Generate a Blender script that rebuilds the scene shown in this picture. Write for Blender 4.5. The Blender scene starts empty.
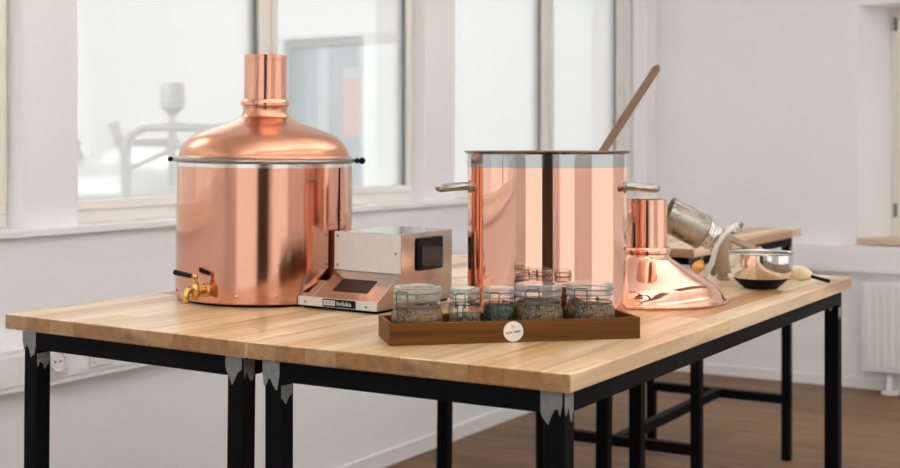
import bpy, bmesh, math, random
from mathutils import Vector, Matrix
R = math.radians
random.seed(7)
SC = bpy.context.scene
COL = SC.collection

# ------------------------------------------------------------------ materials
def lin(c):
    return tuple(((v/255)/12.92 if v/255 <= 0.04045 else ((v/255+0.055)/1.055)**2.4) for v in c) + (1,)

def new_mat(name):
    m = bpy.data.materials.new(name); m.use_nodes = True
    nt = m.node_tree
    for n in list(nt.nodes): nt.nodes.remove(n)
    out = nt.nodes.new('ShaderNodeOutputMaterial')
    return m, nt, out

def N(nt, kind, **kw):
    n = nt.nodes.new(kind)
    for k, v in kw.items():
        if k.startswith('i_'):
            key = k[2:]
            n.inputs[int(key) if key.isdigit() else key.replace('_', ' ')].default_value = v
        else:
            setattr(n, k, v)
    return n

def pbr(name, color, rough=.5, metal=0., noise=.06, scale=(30, 30, 30), bump=0., rvar=0., spec=.5, aniso=0., coat=0.):
    m, nt, out = new_mat(name)
    b = N(nt, 'ShaderNodeBsdfPrincipled')
    b.inputs['Metallic'].default_value = metal
    b.inputs['Roughness'].default_value = rough
    b.inputs['Specular IOR Level'].default_value = spec
    b.inputs['Coat Weight'].default_value = coat
    if aniso: b.inputs['Anisotropic'].default_value = aniso
    tc = N(nt, 'ShaderNodeTexCoord'); mp = N(nt, 'ShaderNodeMapping')
    mp.inputs['Scale'].default_value = scale
    nt.links.new(tc.outputs['Object'], mp.inputs['Vector'])
    nz = N(nt, 'ShaderNodeTexNoise'); nz.inputs['Scale'].default_value = 1; nz.inputs['Detail'].default_value = 4
    nt.links.new(mp.outputs[0], nz.inputs['Vector'])
    mx = N(nt, 'ShaderNodeMix', data_type='RGBA')
    c = color if len(color) == 4 else tuple(color)+(1,)
    mx.inputs[6].default_value = tuple(max(0, v*(1-noise)) for v in c[:3])+(1,)
    mx.inputs[7].default_value = tuple(min(1, v*(1+noise)) for v in c[:3])+(1,)
    nt.links.new(nz.outputs['Fac'], mx.inputs[0]); nt.links.new(mx.outputs[2], b.inputs['Base Color'])
    if rvar:
        mr = N(nt, 'ShaderNodeMapRange'); mr.inputs[3].default_value = max(.01, rough-rvar); mr.inputs[4].default_value = rough+rvar
        nt.links.new(nz.outputs['Fac'], mr.inputs[0]); nt.links.new(mr.outputs[0], b.inputs['Roughness'])
    if bump:
        bp = N(nt, 'ShaderNodeBump'); bp.inputs['Strength'].default_value = bump; bp.inputs['Distance'].default_value = .002
        nt.links.new(nz.outputs['Fac'], bp.inputs['Height']); nt.links.new(bp.outputs[0], b.inputs['Normal'])
    nt.links.new(b.outputs[0], out.inputs[0])
    return m

def wood_mat(name, tones, stave, length, axis='Y', rough=.35, grain=.25, joint=.35, gscale=55., spec=.5, endgrain=None):
    """staves of `stave` width running along `axis`, each piece with its own tone and grain"""
    m, nt, out = new_mat(name); L = nt.links.new
    b = N(nt, 'ShaderNodeBsdfPrincipled'); b.inputs['Roughness'].default_value = rough
    b.inputs['Specular IOR Level'].default_value = spec
    tc = N(nt, 'ShaderNodeTexCoord'); sp = N(nt, 'ShaderNodeSeparateXYZ'); L(tc.outputs['Object'], sp.inputs[0])
    along, across = ('Y', 'X') if axis == 'Y' else ('X', 'Y')
    def M(op, a, bb=None):
        n = N(nt, 'ShaderNodeMath', operation=op)
        for i, v in enumerate((a, bb)):
            if v is None: continue
            if isinstance(v, (int, float)): n.inputs[i].default_value = v
            else: L(v, n.inputs[i])
        return n.outputs[0]
    ac = M('DIVIDE', sp.outputs[across], stave)
    row = M('FLOOR', ac)
    wn = N(nt, 'ShaderNodeTexWhiteNoise', noise_dimensions='1D'); L(row, wn.inputs['W'])
    al = M('ADD', M('DIVIDE', sp.outputs[along], length), M('MULTIPLY', wn.outputs['Value'], 7.3))
    cell = M('FLOOR', al)
    cv = N(nt, 'ShaderNodeCombineXYZ'); L(row, cv.inputs[0]); L(cell, cv.inputs[1])
    w2 = N(nt, 'ShaderNodeTexWhiteNoise', noise_dimensions='2D'); L(cv.outputs[0], w2.inputs['Vector'])
    ramp = N(nt, 'ShaderNodeValToRGB')
    els = ramp.color_ramp.elements
    while len(els) < len(tones): els.new(.5)
    for i, t in enumerate(tones):
        els[i].position = i/(len(tones)-1); els[i].color = tuple(t)+(1,) if len(t) == 3 else t
    L(w2.outputs['Value'], ramp.inputs[0])
    # grain, stretched along the stave and shifted per piece
    gv = N(nt, 'ShaderNodeCombineXYZ')
    sa = M('MULTIPLY', sp.outputs[along], 2.2); sx = M('MULTIPLY', sp.outputs[across], gscale); sz = M('MULTIPLY', sp.outputs['Z'], gscale)
    L(sa, gv.inputs[0]); L(sx, gv.inputs[1]); L(sz, gv.inputs[2])
    off = N(nt, 'ShaderNodeVectorMath', operation='MULTIPLY_ADD'); L(w2.outputs['Color'], off.inputs[0])
    off.inputs[1].default_value = (31, 17, 11); L(gv.outputs[0], off.inputs[2])
    nz = N(nt, 'ShaderNodeTexNoise'); nz.inputs['Scale'].default_value = 1; nz.inputs['Detail'].default_value = 6; nz.inputs['Distortion'].default_value = .6
    L(off.outputs[0], nz.inputs['Vector'])
    g = N(nt, 'ShaderNodeMapRange'); g.inputs[1].default_value = .3; g.inputs[2].default_value = .72
    g.inputs[3].default_value = 1-grain; g.inputs[4].default_value = 1+grain*.6; L(nz.outputs['Fac'], g.inputs[0])
    # broad heartwood streaks
    gv2 = N(nt, 'ShaderNodeVectorMath', operation='MULTIPLY'); L(off.outputs[0], gv2.inputs[0]); gv2.inputs[1].default_value = (.8, .17, .17)
    nz2 = N(nt, 'ShaderNodeTexNoise'); nz2.inputs['Scale'].default_value = 1; nz2.inputs['Detail'].default_value = 2; L(gv2.outputs[0], nz2.inputs['Vector'])
    g2 = N(nt, 'ShaderNodeMapRange'); g2.inputs[1].default_value = .60; g2.inputs[2].default_value = .68; g2.inputs[3].default_value = 0; g2.inputs[4].default_value = .6
    L(nz2.outputs['Fac'], g2.inputs[0])
    mxs = N(nt, 'ShaderNodeMix', data_type='RGBA'); L(g2.outputs[0], mxs.inputs[0]); L(ramp.outputs[0], mxs.inputs[6])
    d = tones[0]; mxs.inputs[7].default_value = (d[0]*.6, d[1]*.48, d[2]*.36, 1)
    # joints
    fr = M('FRACT', ac); e1 = M('MINIMUM', fr, M('SUBTRACT', 1., fr)); e1 = M('MULTIPLY', e1, stave)
    fr2 = M('FRACT', al); e2 = M('MINIMUM', fr2, M('SUBTRACT', 1., fr2)); e2 = M('MULTIPLY', e2, length)
    e = M('MINIMUM', e1, e2)
    j = N(nt, 'ShaderNodeMapRange'); j.inputs[1].default_value = .0002; j.inputs[2].default_value = .0009; j.inputs[3].default_value = 1-joint; j.inputs[4].default_value = 1
    L(e, j.inputs[0])
    k = M('MULTIPLY', g.outputs[0], j.outputs[0])
    fin = N(nt, 'ShaderNodeVectorMath', operation='SCALE'); L(mxs.outputs[2], fin.inputs[0]); L(k, fin.inputs['Scale'])
    if endgrain:
        no = N(nt, 'ShaderNodeSeparateXYZ'); L(tc.outputs['Normal'], no.inputs[0])
        en = M('MULTIPLY', M('GREATER_THAN', M('ABSOLUTE', no.outputs[along]), .8), 1.)
        em_ = N(nt, 'ShaderNodeMix', data_type='RGBA'); L(en, em_.inputs[0]); em_.inputs[6].default_value = (1, 1, 1, 1); em_.inputs[7].default_value = tuple(endgrain)+(1,)
        fm = N(nt, 'ShaderNodeVectorMath', operation='MULTIPLY'); L(fin.outputs[0], fm.inputs[0]); L(em_.outputs[2], fm.inputs[1]); fin = fm
    L(fin.outputs[0], b.inputs['Base Color'])
    bp = N(nt, 'ShaderNodeBump'); bp.inputs['Strength'].default_value = .12; bp.inputs['Distance'].default_value = .001
    L(nz.outputs['Fac'], bp.inputs['Height']); L(bp.outputs[0], b.inputs['Normal'])
    L(b.outputs[0], out.inputs[0])
    return m

def glass_mat(name, tint=(.96, .98, .97), haze=0., hazecol=(.9, .9, .9), base=.03, gain=1.0, rough=.02):
    """thin clear glass: passes light straight, mirrors by Fresnel, optional milky haze"""
    m, nt, out = new_mat(name); L = nt.links.new
    tr = N(nt, 'ShaderNodeBsdfTransparent'); tr.inputs[0].default_value = tuple(tint)+(1,)
    gl = N(nt, 'ShaderNodeBsdfGlossy'); gl.inputs['Roughness'].default_value = rough; gl.inputs[0].default_value = (1, 1, 1, 1)
    fr = N(nt, 'ShaderNodeFresnel'); fr.inputs['IOR'].default_value = 1.45
    mm = N(nt, 'ShaderNodeMath', operation='MULTIPLY_ADD', use_clamp=True); L(fr.outputs[0], mm.inputs[0]); mm.inputs[1].default_value = gain; mm.inputs[2].default_value = base
    mix = N(nt, 'ShaderNodeMixShader'); L(mm.outputs[0], mix.inputs[0]); L(tr.outputs[0], mix.inputs[1]); L(gl.outputs[0], mix.inputs[2])
    last = mix
    if haze:
        df = N(nt, 'ShaderNodeBsdfTranslucent'); df.inputs[0].default_value = tuple(hazecol)+(1,)
        d2 = N(nt, 'ShaderNodeBsdfDiffuse'); d2.inputs[0].default_value = tuple(hazecol)+(1,)
        dd = N(nt, 'ShaderNodeMixShader'); dd.inputs[0].default_value = .5; L(df.outputs[0], dd.inputs[1]); L(d2.outputs[0], dd.inputs[2])
        m2 = N(nt, 'ShaderNodeMixShader'); m2.inputs[0].default_value = haze; L(mix.outputs[0], m2.inputs[1]); L(dd.outputs[0], m2.inputs[2])
        last = m2
    L(last.outputs[0], out.inputs[0])
    return m

def grain_mat(name, c1, c2, scale=400):
    m, nt, out = new_mat(name); L = nt.links.new
    b = N(nt, 'ShaderNodeBsdfPrincipled'); b.inputs['Roughness'].default_value = .65
    tc = N(nt, 'ShaderNodeTexCoord')
    vo = N(nt, 'ShaderNodeTexVoronoi'); vo.inputs['Scale'].default_value = scale; L(tc.outputs['Object'], vo.inputs['Vector'])
    mx = N(nt, 'ShaderNodeMix', data_type='RGBA'); mx.inputs[6].default_value = tuple(c1)+(1,); mx.inputs[7].default_value = tuple(c2)+(1,)
    sp = N(nt, 'ShaderNodeSeparateColor'); L(vo.outputs['Color'], sp.inputs[0]); L(sp.outputs[0], mx.inputs[0])
    L(mx.outputs[2], b.inputs['Base Color'])
    bp = N(nt, 'ShaderNodeBump'); bp.inputs['Strength'].default_value = .9; bp.inputs['Distance'].default_value = .003; bp.invert = True
    L(vo.outputs['Distance'], bp.inputs['Height']); L(bp.outputs[0], b.inputs['Normal']); L(b.outputs[0], out.inputs[0])
    return m

PAINT = pbr('wall_paint', (.91, .905, .915), .75, noise=.015, scale=(3, 3, 3))
PAINT2 = pbr('trim_paint', (.90, .89, .89), .45, noise=.01, scale=(3, 3, 3))
CREAM = pbr('frame_cream', (.87, .835, .78), .4, noise=.015, scale=(5, 5, 5))
CEILM = pbr('ceiling_paint', (.80, .78, .76), .85, noise=.01, scale=(2, 2, 2))
HALLW = pbr('hall_paint', (.92, .92, .92), .8, noise=.01, scale=(2, 2, 2))
HALLF = pbr('hall_floor', (.62, .62, .62), .5, noise=.05, scale=(2, 2, 2))
FLOORM = wood_mat('floor_planks', [(.145, .074, .030), (.20, .108, .046), (.24, .136, .061), (.17, .092, .039)], .19, 1.3, 'X', .5, .34, .6, 38., .3)
TOPM = wood_mat('butcher_block', [(.42, .21, .075), (.65, .42, .195), (.77, .575, .36), (.60, .37, .165), (.81, .645, .445), (.74, .53, .315)], .062, .55, 'Y', .28, .27, .22, 60., .5, (.50, .385, .26))
TRAYM = wood_mat('stained_wood', [(.125, .045, .008), (.17, .066, .013), (.14, .052, .010)], .06, .9, 'X', .5, .4, .1, 70., .12)
PADM = wood_mat('spoon_wood', [(.17, .085, .034), (.21, .11, .047)], .05, .9, 'X', .5, .3, 0., 90.)
SILLM = wood_mat('sill_wood', [(.62, .48, .33), (.7, .55, .39)], .08, 1.2, 'X', .45, .2, .1, 50.)
KNOBW = pbr('knob_wood', (.62, .27, .055), .4, noise=.25, scale=(40, 40, 160))
BLACK = pbr('black_steel', (.0035, .0038, .0045), .55, noise=.3, scale=(25, 25, 6), rvar=.05, spec=.06)
WELD = pbr('bare_weld', (.21, .22, .225), .5, .45, noise=.45, scale=(90, 90, 90), bump=.35)
COPB = pbr('copper_brushed', (.68, .35, .24), .12, 1., noise=.05, scale=(60, 60, 1.2), rvar=.04)
COPD = pbr('copper_spun', (.62, .295, .185), .25, 1., noise=.08, scale=(5, 5, 120), rvar=.06)
COPP = pbr('copper_polished', (.85, .49, .365), .035, 1., noise=.015, scale=(6, 6, 6))
HOUSM = pbr('housing_steel', (.52, .475, .43), .17, 1., noise=.08, scale=(4, 90, 90), rvar=.04)
PANELM = pbr('panel_steel', (.74, .725, .71), .42, .55, noise=.06, scale=(50, 50, 50))
BANDM = pbr('rim_steel', (.42, .43, .42), .10, 1., noise=.04, scale=(20, 20, 20))
FLANGEM = pbr('rim_flange_steel', (.23, .205, .17), .22, 1., noise=.1, scale=(20, 20, 20))
BRASS = pbr('brass', (.60, .37, .12), .17, 1., noise=.08, scale=(60, 60, 60))
COPS = pbr('copper_polished_lid', (.78, .43, .31), .05, 1., noise=.015, scale=(6, 6, 6))
HANDM = pbr('handle_steel', (.40, .375, .33), .2, 1., noise=.06, scale=(60, 60, 60))
STEEL = pbr('stainless', (.66, .65, .62), .16, 1., noise=.04, scale=(60, 60, 60))
STEELB = pbr('stainless_brushed', (.70, .67, .64), .20, 1., noise=.06, scale=(4, 120, 120), rvar=.05)
STEELM = pbr('stainless_mirror', (.74, .73, .70), .07, 1., noise=.02, scale=(6, 6, 6))
STEELH = pbr('hall_stainless', (.60, .605, .61), .42, 1., noise=.05, scale=(20, 20, 20))
RINGM = pbr('zinc_ring', (.27, .26, .23), .3, 1., noise=.1, scale=(40, 40, 40))
TIN = pbr('aged_tin', (.33, .295, .245), .29, .95, noise=.45, scale=(28, 28, 28), rvar=.12, bump=.08)
CAST = pbr('tinned_cast_iron', (.66, .63, .57), .42, .3, noise=.18, scale=(45, 45, 45), bump=.2)
BUFF = pbr('buff_cast', (.42, .32, .21), .5, .25, noise=.2, scale=(40, 40, 40), bump=.15)
RUBBER = pbr('black_rubber', (.006, .006, .006), .6, noise=.2, spec=.15)
PLASTIC = pbr('black_plastic', (.006, .006, .007), .35, noise=.2, spec=.12)
DISPLAY = pbr('display_glass', (.020, .011, .008), .25, noise=.2, spec=.2)
WIRE = pbr('bail_wire', (.10, .10, .10), .4, .8, noise=.2)
WHITE = pbr('white_enamel', (.82, .80, .79), .4, noise=.01)
SOCKW = pbr('socket_white', (.80, .785, .77), .35, noise=.01)
GREYH = pbr('socket_hole', (.16, .15, .15), .5, noise=.05)
PAPERW = pbr('label_white', (.74, .71, .69), .5, noise=.03)
INK = pbr('label_ink', (.13, .125, .10), .6, noise=.1)
INKW = pbr('label_light_ink', (.68, .66, .64), .5, noise=.05)
GASKET = pbr('gasket_grey', (.17, .19, .20), .5, noise=.05)
DOORG = pbr('hall_door_panel', (.26, .31, .34), .35, noise=.06, scale=(3, 3, 3))
DOORL = pbr('hall_door_light', (.44, .48, .50), .4, noise=.05, scale=(3, 3, 3))
POSTR = pbr('red_poster', (.62, .30, .24), .5, noise=.08, scale=(9, 9, 9))
POSTY = pbr('green_sticker', (.62, .68, .30), .5, noise=.05)
DARKC = pbr('dark_brown', (.045, .030, .022), .4, noise=.1)
BRIST = pbr('bristle', (.68, .54, .36), .8, noise=.25, scale=(200, 200, 20), bump=.6)
GLASS = glass_mat('window_glass', (.97, .985, .98), haze=.06, hazecol=(.92, .93, .93), base=.0, gain=.6)
JARG = glass_mat('jar_glass', (.95, .965, .95), base=.012, gain=.55)
JARL = glass_mat('jar_lid_glass', (.93, .95, .94), haze=.15, hazecol=(.93, .93, .91), base=.05, gain=1.2)
GASKR = glass_mat('jar_gasket', (.8, .78, .72), haze=.5, hazecol=(.50, .45, .37), base=.02, gain=.6)

# ------------------------------------------------------------------ geometry
def bm_new(): return bmesh.new()
def box(bm, x0, x1, y0, y1, z0, z1):
    vs = [bm.verts.new(p) for p in ((x0,y0,z0),(x1,y0,z0),(x1,y1,z0),(x0,y1,z0),(x0,y0,z1),(x1,y0,z1),(x1,y1,z1),(x0,y1,z1))]
    for f in ((0,3,2,1),(4,5,6,7),(0,1,5,4),(1,2,6,5),(2,3,7,6),(3,0,4,7)): bm.faces.new([vs[i] for i in f])
def lathe(bm, prof, seg=64, M=None, a0=0., a1=2*math.pi, caps=True):
    """prof: (r, z) list; revolved about z"""
    M = M or Matrix.Identity(4); full = abs(a1-a0-2*math.pi) < 1e-6
    n = seg if full else seg+1
    rings = []
    for r, z in prof:
        if r < 1e-6: rings.append([bm.verts.new(M @ Vector((0, 0, z)))])
        else: rings.append([bm.verts.new(M @ Vector((r*math.cos(a0+(a1-a0)*i/seg), r*math.sin(a0+(a1-a0)*i/seg), z))) for i in range(n)])
    for A, B in zip(rings, rings[1:]):
        for i in range(seg):
            j = (i+1) % n
            if len(A) == 1 and len(B) == 1: continue
            if len(A) == 1: q = [A[0], B[j], B[i]]
            elif len(B) == 1: q = [A[i], A[j], B[0]]
            else: q = [A[i], A[j], B[j], B[i]]
            try: bm.faces.new(q)
            except ValueError: pass
    if caps and full:
        for ring, flip in ((rings[0], True), (rings[-1], False)):
            if len(ring) > 2:
                try: bm.faces.new(ring[::-1] if flip else ring)
                except ValueError: pass
def aim(p, d):
    """matrix that puts local +z along d at p"""
    q = Vector(d).normalized().to_track_quat('Z', 'Y')
    return Matrix.Translation(Vector(p)) @ q.to_matrix().to_4x4()
def cyl(bm, p, q, r, r2=None, seg=20):
    p, q = Vector(p), Vector(q); L = (q-p).length
    lathe(bm, [(r, 0), (r if r2 is None else r2, L)], seg, aim(p, q-p))
def smooth_path(pts, n=6):
    P = [Vector(p) for p in pts]; out = []
    for i in range(len(P)-1):
        a = P[max(0, i-1)]; b = P[i]; c = P[i+1]; d = P[min(len(P)-1, i+2)]
        for k in range(n):
            t = k/n
            out.append(.5*((2*b)+(c-a)*t+(2*a-5*b+4*c-d)*t*t+(3*b-a-3*c+d)*t**3))
    out.append(P[-1]); return out
def tube(bm, pts, r, seg=12, closed=False, flat=1.):
    P = [Vector(p) for p in pts]; n = len(P)
    rr = r if isinstance(r, (list, tuple)) else [r]*n
    up = None; rings = []
    for i in range(n):
        if closed: t = P[(i+1) % n]-P[i-1]
        else: t = P[min(n-1, i+1)]-P[max(0, i-1)]
        t.normalize()
        if up is None:
            up = Vector((0, 0, 1)) if abs(t.z) < .9 else Vector((1, 0, 0))
        s = t.cross(up).normalized(); up = s.cross(t).normalized()
        rings.append([bm.verts.new(P[i]+rr[i]*(math.cos(a)*s+flat*math.sin(a)*up)) for a in (2*math.pi*k/seg for k in range(seg))])
    m = n if closed else n-1
    for i in range(m):
        A, B = rings[i], rings[(i+1) % n]
        for k in range(seg): bm.faces.new([A[k], A[(k+1) % seg], B[(k+1) % seg], B[k]])
    if not closed:
        bm.faces.new(rings[0][::-1]); bm.faces.new(rings[-1])
def ball(bm, c, r, sx=1, sy=1, sz=1, seg=20):
    prof = [(r*math.sin(math.pi*i/10), -r*math.cos(math.pi*i/10)) for i in range(11)]
    lathe(bm, prof, seg, Matrix.Translation(Vector(c)) @ Matrix.Diagonal((sx, sy, sz, 1)))
def prism(bm, poly, z0, z1, M=None):
    M = M or Matrix.Identity(4)
    A = [bm.verts.new(M @ Vector((x, y, z0))) for x, y in poly]; B = [bm.verts.new(M @ Vector((x, y, z1))) for x, y in poly]
    n = len(poly); bm.faces.new(A[::-1]); bm.faces.new(B)
    for i in range(n): bm.faces.new([A[i], A[(i+1) % n], B[(i+1) % n], B[i]])
def obj(name, bm, mat, parent=None, bevel=0., smooth=35, loc=None):
    bmesh.ops.recalc_face_normals(bm, faces=bm.faces)
    me = bpy.data.meshes.new(name); bm.to_mesh(me); bm.free()
    me.materials.append(mat)
    if smooth:
        for p in me.polygons: p.use_smooth = True
        me.set_sharp_from_angle(angle=R(smooth))
    o = bpy.data.objects.new(name, me); COL.objects.link(o)
    if parent: o.parent = parent
    if loc: o.location = loc
    if bevel:
        md = o.modifiers.new('edge', 'BEVEL'); md.width = bevel; md.segments = 2; md.limit_method = 'ANGLE'; md.angle_limit = R(40)
    return o
def tag(o, label, cat, group=None, kind=None):
    o['label'] = label; o['category'] = cat
    if group: o['group'] = group
    if kind: o['kind'] = kind
    return o
def thing(name, label, cat, loc=(0,0,0), rot=(0,0,0), group=None):
    o = bpy.data.objects.new(name, None); COL.objects.link(o); o.empty_display_size = .1
    o.location = loc; o.rotation_euler = rot
    return tag(o, label, cat, group)
def structure(name, bm, mat, bevel=0., parent=None, smooth=0):
    o = obj(name, bm, mat, parent, bevel, smooth)
    if not parent: o['kind'] = 'structure'
    return o
def struct_empty(name):
    o = bpy.data.objects.new(name, None); COL.objects.link(o); o['kind'] = 'structure'; return o
def text(name, body, size, mat, parent, M, extrude=.0003, bold=0., sx=1.):
    c = bpy.data.curves.new(name, 'FONT'); c.body = body; c.size = size; c.extrude = extrude; c.offset = bold
    c.align_x = 'LEFT'; c.align_y = 'CENTER'; c.materials.append(mat)
    f = bpy.data.objects.new(name, c); COL.objects.link(f); bpy.context.view_layer.update()
    me = bpy.data.meshes.new_from_object(f.evaluated_get(bpy.context.evaluated_depsgraph_get())); me.name = name
    bpy.data.objects.remove(f); bpy.data.curves.remove(c)
    if not me.materials: me.materials.append(mat)
    o = bpy.data.objects.new(name, me); COL.objects.link(o); o.parent = parent
    o.matrix_local = M @ Matrix.Diagonal((sx, 1, 1, 1)); return o

# ------------------------------------------------------------------ the room
def wall_boxes(bm, axis, c0, c1, a0, a1, z0, z1, openings):
    """wall slab between c0..c1 on the other axis, running a0..a1 along `axis`, with (b0,b1,s,h) openings"""
    def bx(u0, u1, w0, w1):
        if u1-u0 < 1e-4 or w1-w0 < 1e-4: return
        if axis == 'Y': box(bm, c0, c1, u0, u1, w0, w1)
        else: box(bm, u0, u1, c0, c1, w0, w1)
    cur = a0
    for b0, b1, s, h in sorted(openings):
        bx(cur, b0, z0, z1); bx(b0, b1, z0, s); bx(b0, b1, h, z1); cur = b1
    bx(cur, a1, z0, z1)

XL, YB, XR, YF, ZC = -2.84, 6.86, 3.3, -3.2, 3.0
bm = bm_new(); box(bm, XL-.3, XR+.3, YF-.3, YB+.8, -.1, 0); structure('floor', bm, FLOORM)
bm = bm_new(); box(bm, XL-.3, XR+.3, YF-.3, YB+.3, ZC, ZC+.1); structure('ceiling', bm, CEILM)
# window wall on the left: lower wall, then piers a little set back
bm = bm_new(); box(bm, XL-.26, XL, YF, YB, 0, 1.0)
wall_boxes(bm, 'Y', XL-.26, XL-.02, YF, YB, 1.0, ZC, [(-2.6, 2.475, 1.0, 2.5), (2.672, 4.56, 1.0, 2.5), (4.80, 6.72, 1.0, 2.5)])
structure('wall_left', bm, PAINT)
bm = bm_new(); box(bm, XL-.025, -2.775, 6.72, YB, 0, ZC); structure('trim_1', bm, PAINT2)           # boxed pier in the corner
bm = bm_new(); box(bm, XL-.08, XL+.02, YF, 6.72, 1.0, 1.021); structure('trim_2', bm, PAINT2, .003)  # sill ledge
bm = bm_new(); box(bm, XL, XL+.012, YF, 6.72, 0, .062); structure('baseboard_left', bm, PAINT2, .002)
bm = bm_new(); box(bm, XL+.012, XR, YB-.012, YB, 0, .055); structure('baseboard_back', bm, PAINT2, .002)
# back wall with a deep splayed window niche
bm = bm_new(); WX0, WX1, WZ0, WZ1 = -1.665, -.3, .745, 1.975
wall_boxes(bm, 'X', YB, YB+.45, XL-.26, XR, 0, ZC, [(WX0, WX1, WZ0, WZ1)])
structure('wall_back', bm, PAINT)
bm = bm_new(); prism(bm, [(WX0, YB), (WX0+.115, YB+.25), (WX0+.115, YB+.45), (WX0, YB+.45)], WZ0, WZ1)
structure('trim_3', bm, PAINT2)
w4 = struct_empty('window_4')
bm = bm_new(); fx0 = WX0+.115
box(bm, fx0, fx0+.05, YB+.25, YB+.31, WZ0+.03, WZ1); box(bm, fx0+.05, WX1, YB+.25, YB+.31, WZ1-.06, WZ1); box(bm, fx0+.05, WX1, YB+.25, YB+.31, WZ0+.03, WZ0+.09)
box(bm, fx0+.03, fx0+.075, YB+.235, YB+.25, WZ0+.06, WZ1-.03)
obj('window_frame', bm, CREAM, w4, .003, 0)
bm = bm_new()
for z in (WZ0+.13, WZ1-.12): cyl(bm, (fx0+.022, YB+.236, z), (fx0+.022, YB+.236, z+.07), .009)
obj('hinge', bm, GASKET, w4)
bm = bm_new(); box(bm, fx0+.05, WX1, YB+.275, YB+.28, WZ0+.09, WZ1-.06); obj('pane', bm, GLASS, w4, 0, 0)
bm = bm_new(); box(bm, WX0+.0, WX1, YB-.03, YB+.25, WZ0, WZ0+.028); structure('trim_4', bm, SILLM, .003)   # wooden sill board
# right facade and rear wall, both with wide windows (behind the camera)
bm = bm_new(); FAC = [(-2.4, .2, .12, 2.9), (2.4, 6.7, .12, 2.9)]
wall_boxes(bm, 'Y', XR, XR+.25, YF, YB, 0, ZC, FAC); structure('wall_right', bm, PAINT)
bm = bm_new(); REAR = [(-1.45, 1.3, .12, 2.9)]
wall_boxes(bm, 'X', YF-.25, YF, XL, XR, 0, ZC, REAR); structure('wall_front', bm, PAINT)

def leaded(name, y0, y1, panes, mull):
    """fixed window in the left wall: cream frame, panes, dark glazing gasket on the far edges"""
    w = struct_empty(name); xf = -2.92; bm = bm_new()
    box(bm, xf-.05, xf, y0, y1, 1.021, 1.088); box(bm, xf-.05, xf, y0, y1, 2.36, 2.5)
    box(bm, xf-.05, xf, y0, panes[0][0], 1.088, 2.36)
    box(bm, xf-.05, xf, panes[-1][1], y1, 1.088, 2.36)
    if mull: box(bm, xf-.05, xf, mull[0], mull[1], 1.088, 2.36)
    obj('window_frame', bm, CREAM, w, .004, 0)
    bm = bm_new()
    for a, b in panes:   # raised sash lip
        box(bm, xf, xf+.012, a-.03, b+.03, 1.062, 1.088); box(bm, xf, xf+.012, b, b+.03, 1.088, 2.36); box(bm, xf, xf+.012, a-.03, a, 1.088, 2.36)
    obj('sash', bm, CREAM, w, .003, 0)
    for a, b in panes:
        bm = bm_new(); box(bm, xf-.012, xf-.006, a, b, 1.088, 2.36); obj('pane', bm, GLASS, w, 0, 0)
        bm = bm_new(); box(bm, xf-.006, xf-.001, b-.016, b-.001, 1.088, 2.36); obj('gasket', bm, GASKET, w, 0, 0)
leaded('window_1', 2.672, 4.56, [(2.72, 3.553), (3.657, 4.50)], (3.553, 3.657))
leaded('window_2', 4.80, 6.72, [(4.87, 5.72), (5.85, 6.63)], (5.72, 5.85))
leaded('window_3', -2.6, 2.475, [(-2.53, -.1), (0., 2.43)], (-.1, 0.))
# cable trunking along both walls
bm = bm_new(); box(bm, XL, XL+.045, YF, 6.72, .59, .705); box(bm, XL+.045, XL+.049, YF, 6.72, .605, .69); structure('trim_5', bm, PAINT2, .003)
bm = bm_new(); box(bm, -2.775, XR, YB-.05, YB, .60, .735); box(bm, -2.775, XR, YB-.054, YB-.05, .617, .718); structure('trim_6', bm, PAINT2, .003)

def socket(y, label, double=False):
    t = thing('wall_socket', label, 'socket', (XL+.049, y, .655), (0, 0, 0), 'sockets in the cable trunking')
    bm = bm_new(); box(bm, 0, .008, -.04, .04, -.04, .04); obj('plate', bm, SOCKW, t, .003)
    bm = bm_new(); lathe(bm, [(.0285, 0), (.0285, .006), (.0245, .006), (.022, .0005), (0, .0005)], 32, Matrix.Translation((.008, 0, 0)) @ Matrix.Rotation(R(90), 4, 'Y')); obj('socket_rim', bm, SOCKW, t)
    bm = bm_new()
    for s in (-1, 1): cyl(bm, (.0084, s*.0095, 0), (.0098, s*.0095, 0), .0035, seg=12)
    obj('contacts', bm, GREYH, t, 0, 0)
socket(2.53, 'white round wall socket beside the leftmost black table leg')
t = thing('wall_switch_plate', 'white blank square cover plate right of the round socket', 'socket', (XL+.049, 2.695, .66))
bm = bm_new(); box(bm, 0, .008, -.045, .045, -.04, .04); obj('plate', bm, SOCKW, t, .003)
bm = bm_new(); box(bm, .008, .011, -.033, .033, -.028, .028); obj('rocker', bm, SOCKW, t, .002)

# radiator under the back window
t = thing('radiator', 'white ribbed panel radiator on the back wall under the window niche', 'radiator', (-1.615, YB-.13, 0))
bm = bm_new(); box(bm, 0, 1.1, .006, .02, .112, .563)
x = .018
while x < 1.08:
    prism(bm, [(x, .006), (x+.006, 0), (x+.018, 0), (x+.024, .006)], .14, .54); x += .0385
obj('front_panel', bm, WHITE, t, .0015)
bm = bm_new(); box(bm, 0, 1.1, .02, .1, .12, .555); obj('body', bm, WHITE, t, .003)
bm = bm_new(); box(bm, .115, .145, .03, .06, .012, .12); obj('foot_post', bm, WHITE, t, .002)
bm = bm_new(); lathe(bm, [(0, .0), (.045, 0), (.045, .008), (.02, .016), (0, .016)], 28, Matrix.Translation((.13, .045, 0))); obj('foot_plate', bm, WHITE, t)
for z in (.2, .4):
    bm = bm_new(); box(bm, .02, .05, .1, .129, z, z+.1); obj('wall_bracket', bm, WHITE, t)

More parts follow.
